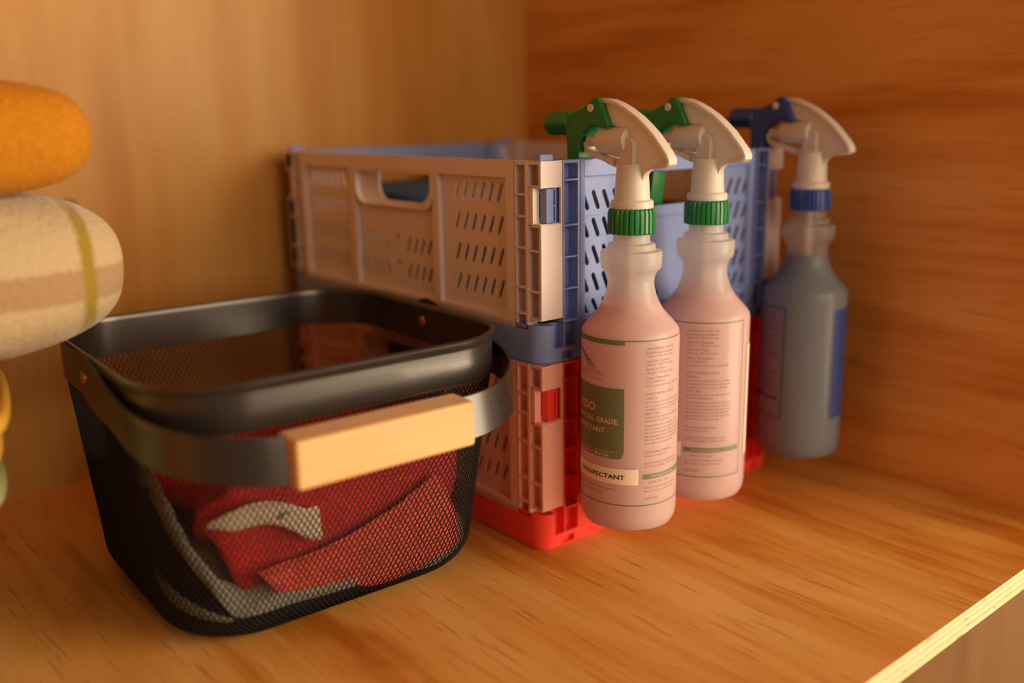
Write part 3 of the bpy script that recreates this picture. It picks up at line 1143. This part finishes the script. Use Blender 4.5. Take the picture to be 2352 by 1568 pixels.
grey = heap('crumpled_cloth', M_TGREY, lambda p: zblack(p)+.0005, zgrey, .0016, 'pale grey cloth folded against the left side of the wire basket', 5, amp=.0020, puff=.004, capz=lambda x, y: .034, botz=.026, fall=.14)
def redtop(x, y):
    return .072+.012*sm(-.20, -.11, x)
red = heap('crumpled_cloth', M_TRED, lambda p: min(zgrey(p)+.0006, zred(p)-.012), zred, .0075, 'large crumpled red cloth filling most of the wire basket', 8, amp=.0065, puff=.006, capz=redtop, botz=.046, fall=.30, insfn=lambda p: .026*sm(172, 186, math.degrees(p) % 360)*sm(221, 208, math.degrees(p) % 360))

def patch(name, mat, fn, nu, nv, th, label=None, cat=None, parent=None, sub=True):
    vs = [fn(i/nu, j/nv) for j in range(nv+1) for i in range(nu+1)]
    fs = [(j*(nu+1)+i, j*(nu+1)+i+1, (j+1)*(nu+1)+i+1, (j+1)*(nu+1)+i) for j in range(nv) for i in range(nu)]
    o = MB().add(vs, fs).build(name, mat if isinstance(mat, list) else [mat], parent, smooth=180)
    s = o.modifiers.new('solid', 'SOLIDIFY')
    s.thickness = th
    s.offset = 0
    if sub:
        o.modifiers.new('sub', 'SUBSURF').render_levels = 1
    if label:
        tag(o, label, cat)
    return o

def frontwall(x, z, inset):
    """point on the inside of the basket's front or front-left wall with given X"""
    hx, hy, r, cy = dims(max(z, .004))
    hx, hy, r = hx-inset, hy-inset, r-inset
    u = abs(x-BX)
    u = min(u, hx-.0005)
    if u <= hx-r:
        y = cy-hy
    else:
        y = cy-hy+r-math.sqrt(max(0, r*r-(u-hx+r)**2))
    return y
TL, TM, TRc, BRc, BM, BL = (-.196, .0440), (-.122, .044), (-.074, .077), (-.046, .020), (-.105, .0075), (-.186, .030)
def fold_fn(u, v):
    def quad(a, b, c, t):
        return ((1-t)**2*a[0]+2*t*(1-t)*b[0]+t*t*c[0], (1-t)**2*a[1]+2*t*(1-t)*b[1]+t*t*c[1])
    top = quad(TL, TM, TRc, u)
    bot = quad(BL, (-.14, .018), BRc, u)
    bot = (bot[0], bot[1]-.016*math.sin(PI*u)**2*sm(.3, .7, u))
    x = top[0]*(1-v)+bot[0]*v
    z = max(top[1]*(1-v)+bot[1]*v, .004)
    ins = .0026+.0065*sm(.25, 0, v)+.003*abs(noise.noise(Vector((x*60, z*60, 1))))
    return (x, frontwall(x, z, ins), z)
patch('crumpled_cloth', M_TRED2, fold_fn, 40, 18, .0022, 'red cloth, brightened as if lit, folded over at the lower front right of the wire basket', 'cloth')

def lowfold(u, v):
    ph = math.radians(205+24*u)
    z = .047-.029*u**.9-(.015*(1-u)**.6+.0015)*v
    x, y = wall_pt(ph, max(z, .004), .0020+.004*abs(v-.3)+.002*u)
    return (x, y, z)
patch('cloth_fold', M_TGREY, lowfold, 24, 8, .002, parent=grey)

# sewn care tag on the big red cloth
def tag_fn(u, v):
    x = -.222+.064*u
    top = .082+.010*math.sin(PI*min(1, u*1.15))-.004*u
    h = .004+.009*sm(0, .25, u)+.004*u
    z = top-h*v-(.006*sm(.5, 1, u))*v
    return (x+.004*v*(u-.3), frontwall(x, z, .0060+.0012*math.sin(u*6)), z)
care = patch('care_tag', plain('tag_satin', (.66, .55, .42), .5), tag_fn, 24, 6, .0005, parent=red, sub=False)
care['label'] = 'small cream care tag'
mk = MB()
for r0 in (.0012, .0022, .0032):
    for k in range(16):
        a0, a1 = PI*k/16*1.1, PI*(k+1)/16*1.1
        q = []
        for a, rr in ((a0, r0), (a1, r0), (a1, r0+.0005), (a0, r0+.0005)):
            x, z = -.1790+rr*1.4*math.cos(a), .0770+rr*math.sin(a)-.1*(rr*math.cos(a))
            q.append((x, frontwall(x, z, .0047), z))
        mk.add(q, [(0, 1, 2, 3)], 0)
for (x, z, l) in ((-.196, .0800, .004), (-.190, .0765, .003), (-.188, .0778, .0025)):
    q = [(a, frontwall(a, b, .0047), b) for a, b in ((x, z), (x+l, z+.0003), (x+l, z+.0009), (x, z+.0006))]
    mk.add(q, [(0, 1, 2, 3)], 1)
rnd = random.Random(3)
for k in range(16):
    x = -.200+.0018*k
    z = .0868-.0000*k-.004*sm(.4, 1, k/16)
    q = [(a, frontwall(a, b, .0047), b) for a, b in ((x, z), (x+.0004, z), (x+.0011, z+rnd.choice((.0016, .0024))), (x+.0007, z+.0016))]
    mk.add(q, [(0, 1, 2, 3)], 2)
mk.build('tag_print', [plain('tag_blue_ink', (.06, .09, .18), .5), plain('tag_orange_ink', (.6, .2, .03), .5), plain('tag_brown_ink', (.16, .09, .06), .5)], care)

for o in COL.objects:
    if o.name.startswith('crumpled_cloth'):
        Rm = Matrix.Rotation(BROT, 4, 'Z')
        o.rotation_euler = (0, 0, BROT)
        o.location = Vector((BX, BY, 0))-Rm @ Vector((BX, BY, 0))

# ------------------------------------------------------------------ folded wool blankets at the left
def blanket(name, mats, c, h, label, seed, ex=.62, amp=.006, lobes=0, rnd_=.9, nu=120, nv=80, sag=0):
    vs, fs, ms = [], [], []
    for j in range(nv+1):
        v = -PI/2+PI*j/nv
        for i in range(nu):
            u = 2*PI*i/nu
            cu, su, cv, sv = math.cos(u), math.sin(u), math.cos(v), math.sin(v)
            nx, ny, nz_ = cu*max(cv, 1e-5), su*max(cv, 1e-5), sv
            r_ = h[2]*rnd_
            cl_ = lambda t: math.tanh(t*2.6)/math.tanh(2.6)
            x = (h[0]-r_)*cl_(nx)+r_*nx
            y = (h[1]-r_)*cl_(ny)+r_*ny
            z = (h[2]-r_)*cl_(nz_)+r_*nz_
            q = Vector((x*14+seed, y*14, z*14))
            d = noise.noise(q)*amp+noise.noise(q*3)*amp*.25
            l = Vector((x/h[0]**2, y/h[1]**2, z/h[2]**2))
            if l.length > 0:
                l.normalize()
            if lobes:
                d += .006*math.sin(z/h[2]*PI*lobes+.6)*max(0, math.cos(v))
            p = Vector((x, y, z))+l*d
            p.z -= sag*(max(0, x)/h[0])**2
            vs.append((c[0]+p.x, c[1]+p.y, c[2]+p.z))
    for j in range(nv):
        for i in range(nu):
            fs.append((j*nu+i, j*nu+(i+1) % nu, (j+1)*nu+(i+1) % nu, (j+1)*nu+i))
    mb = MB().add(vs, fs)
    o = mb.build(name, mats, smooth=180)
    return tag(o, label, 'blanket')

def plaid_mat():
    m, nt, b = new_mat('cream_plaid_wool')
    tc = N(nt, 'ShaderNodeTexCoord')
    sp = N(nt, 'ShaderNodeSeparateXYZ')
    nz = N(nt, 'ShaderNodeTexNoise')
    nz.inputs['Scale'].default_value = 260
    nt.links.new(tc.outputs['Object'], nz.inputs['Vector'])
    wob = N(nt, 'ShaderNodeVectorMath', operation='MULTIPLY_ADD')
    nt.links.new(nz.outputs['Color'], wob.inputs[0])
    wob.inputs[1].default_value = (.004, .004, .004)
    nt.links.new(tc.outputs['Object'], wob.inputs[2])
    nt.links.new(wob.outputs[0], sp.inputs[0])
    cream, tan, olive = (.47, .37, .22, 1), (.36, .235, .13, 1), (.28, .20, .022, 1)
    def band(src, lo, hi, soft):
        a = N(nt, 'ShaderNodeMapRange')
        a.inputs['From Min'].default_value = lo-soft
        a.inputs['From Max'].default_value = lo+soft
        c = N(nt, 'ShaderNodeMapRange')
        c.inputs['From Min'].default_value = hi-soft
        c.inputs['From Max'].default_value = hi+soft
        c.inputs['To Min'].default_value = 1
        c.inputs['To Max'].default_value = 0
        for q in (a, c):
            nt.links.new(src, q.inputs['Value'])
        m_ = N(nt, 'ShaderNodeMath', operation='MULTIPLY')
        nt.links.new(a.outputs['Result'], m_.inputs[0])
        nt.links.new(c.outputs['Result'], m_.inputs[1])
        return m_.outputs[0]
    def mix(fac, c1, c2):
        mx = N(nt, 'ShaderNodeMixRGB')
        nt.links.new(fac, mx.inputs[0])
        if isinstance(c1, tuple): mx.inputs[1].default_value = c1
        else: nt.links.new(c1, mx.inputs[1])
        mx.inputs[2].default_value = c2
        return mx.outputs['Color']
    col = mix(band(sp.outputs['Z'], .2030, .2210, .0012), cream, tan)
    col = mix(band(sp.outputs['X'], -.2520, -.2440, .0018), col, olive)
    col = mix(band(sp.outputs['Z'], .10, .1780, .0035), col, (.36, .20, .025, 1))
    nt.links.new(col, b.inputs['Base Color'])
    b.inputs['Roughness'].default_value = .95
    b.inputs['Specular IOR Level'].default_value = .1
    b.inputs['Sheen Weight'].default_value = .3
    bp = N(nt, 'ShaderNodeBump')
    bp.inputs['Strength'].default_value = .6
    bp.inputs['Distance'].default_value = .002
    nt.links.new(nz.outputs['Fac'], bp.inputs['Height'])
    nt.links.new(bp.outputs['Normal'], b.inputs['Normal'])
    return m

blanket('wool_blanket', [plaid_mat()], (-.425, .185, .2155), (.208, .095, .0495), 'cream plaid folded blanket with tan and olive stripes above the basket corner', 2, amp=.005, ex=.55)
blanket('wool_blanket', [M_MUST], (-.410, .185, .2925), (.181, .088, .0362), 'mustard yellow folded blanket on top of the cream plaid blanket', 4, amp=.004, ex=.6)
blanket('wool_blanket', [M_YEL], (-.4330, .140, .1440), (.130, .080, .0235), 'bright yellow scalloped blanket at the left edge under the plaid blanket', 6, amp=.0015, lobes=2.2, rnd_=.6)
blanket('wool_blanket', [M_SAGE], (-.4400, .140, .1070), (.133, .076, .0130), 'sage green folded blanket edge beneath the bright yellow blanket', 7, amp=.002, ex=.5)
blanket('wool_blanket', [M_SAGE], (-.56, .140, .0468), (.150, .080, .0463), 'thick sage blanket at the bottom of the blanket pile', 9, amp=.002, ex=.5)

for o in COL.objects:
    if o.name.startswith('wool_blanket') and o.name[-3:] in ('002', '003', '004'):
        Rm = Matrix.Rotation(math.radians(-10.4), 4, 'Z')
        o.rotation_euler = (0, 0, math.radians(-10.4))
        o.location = Vector((-.30, .10, 0))-Rm @ Vector((-.30, .10, 0))
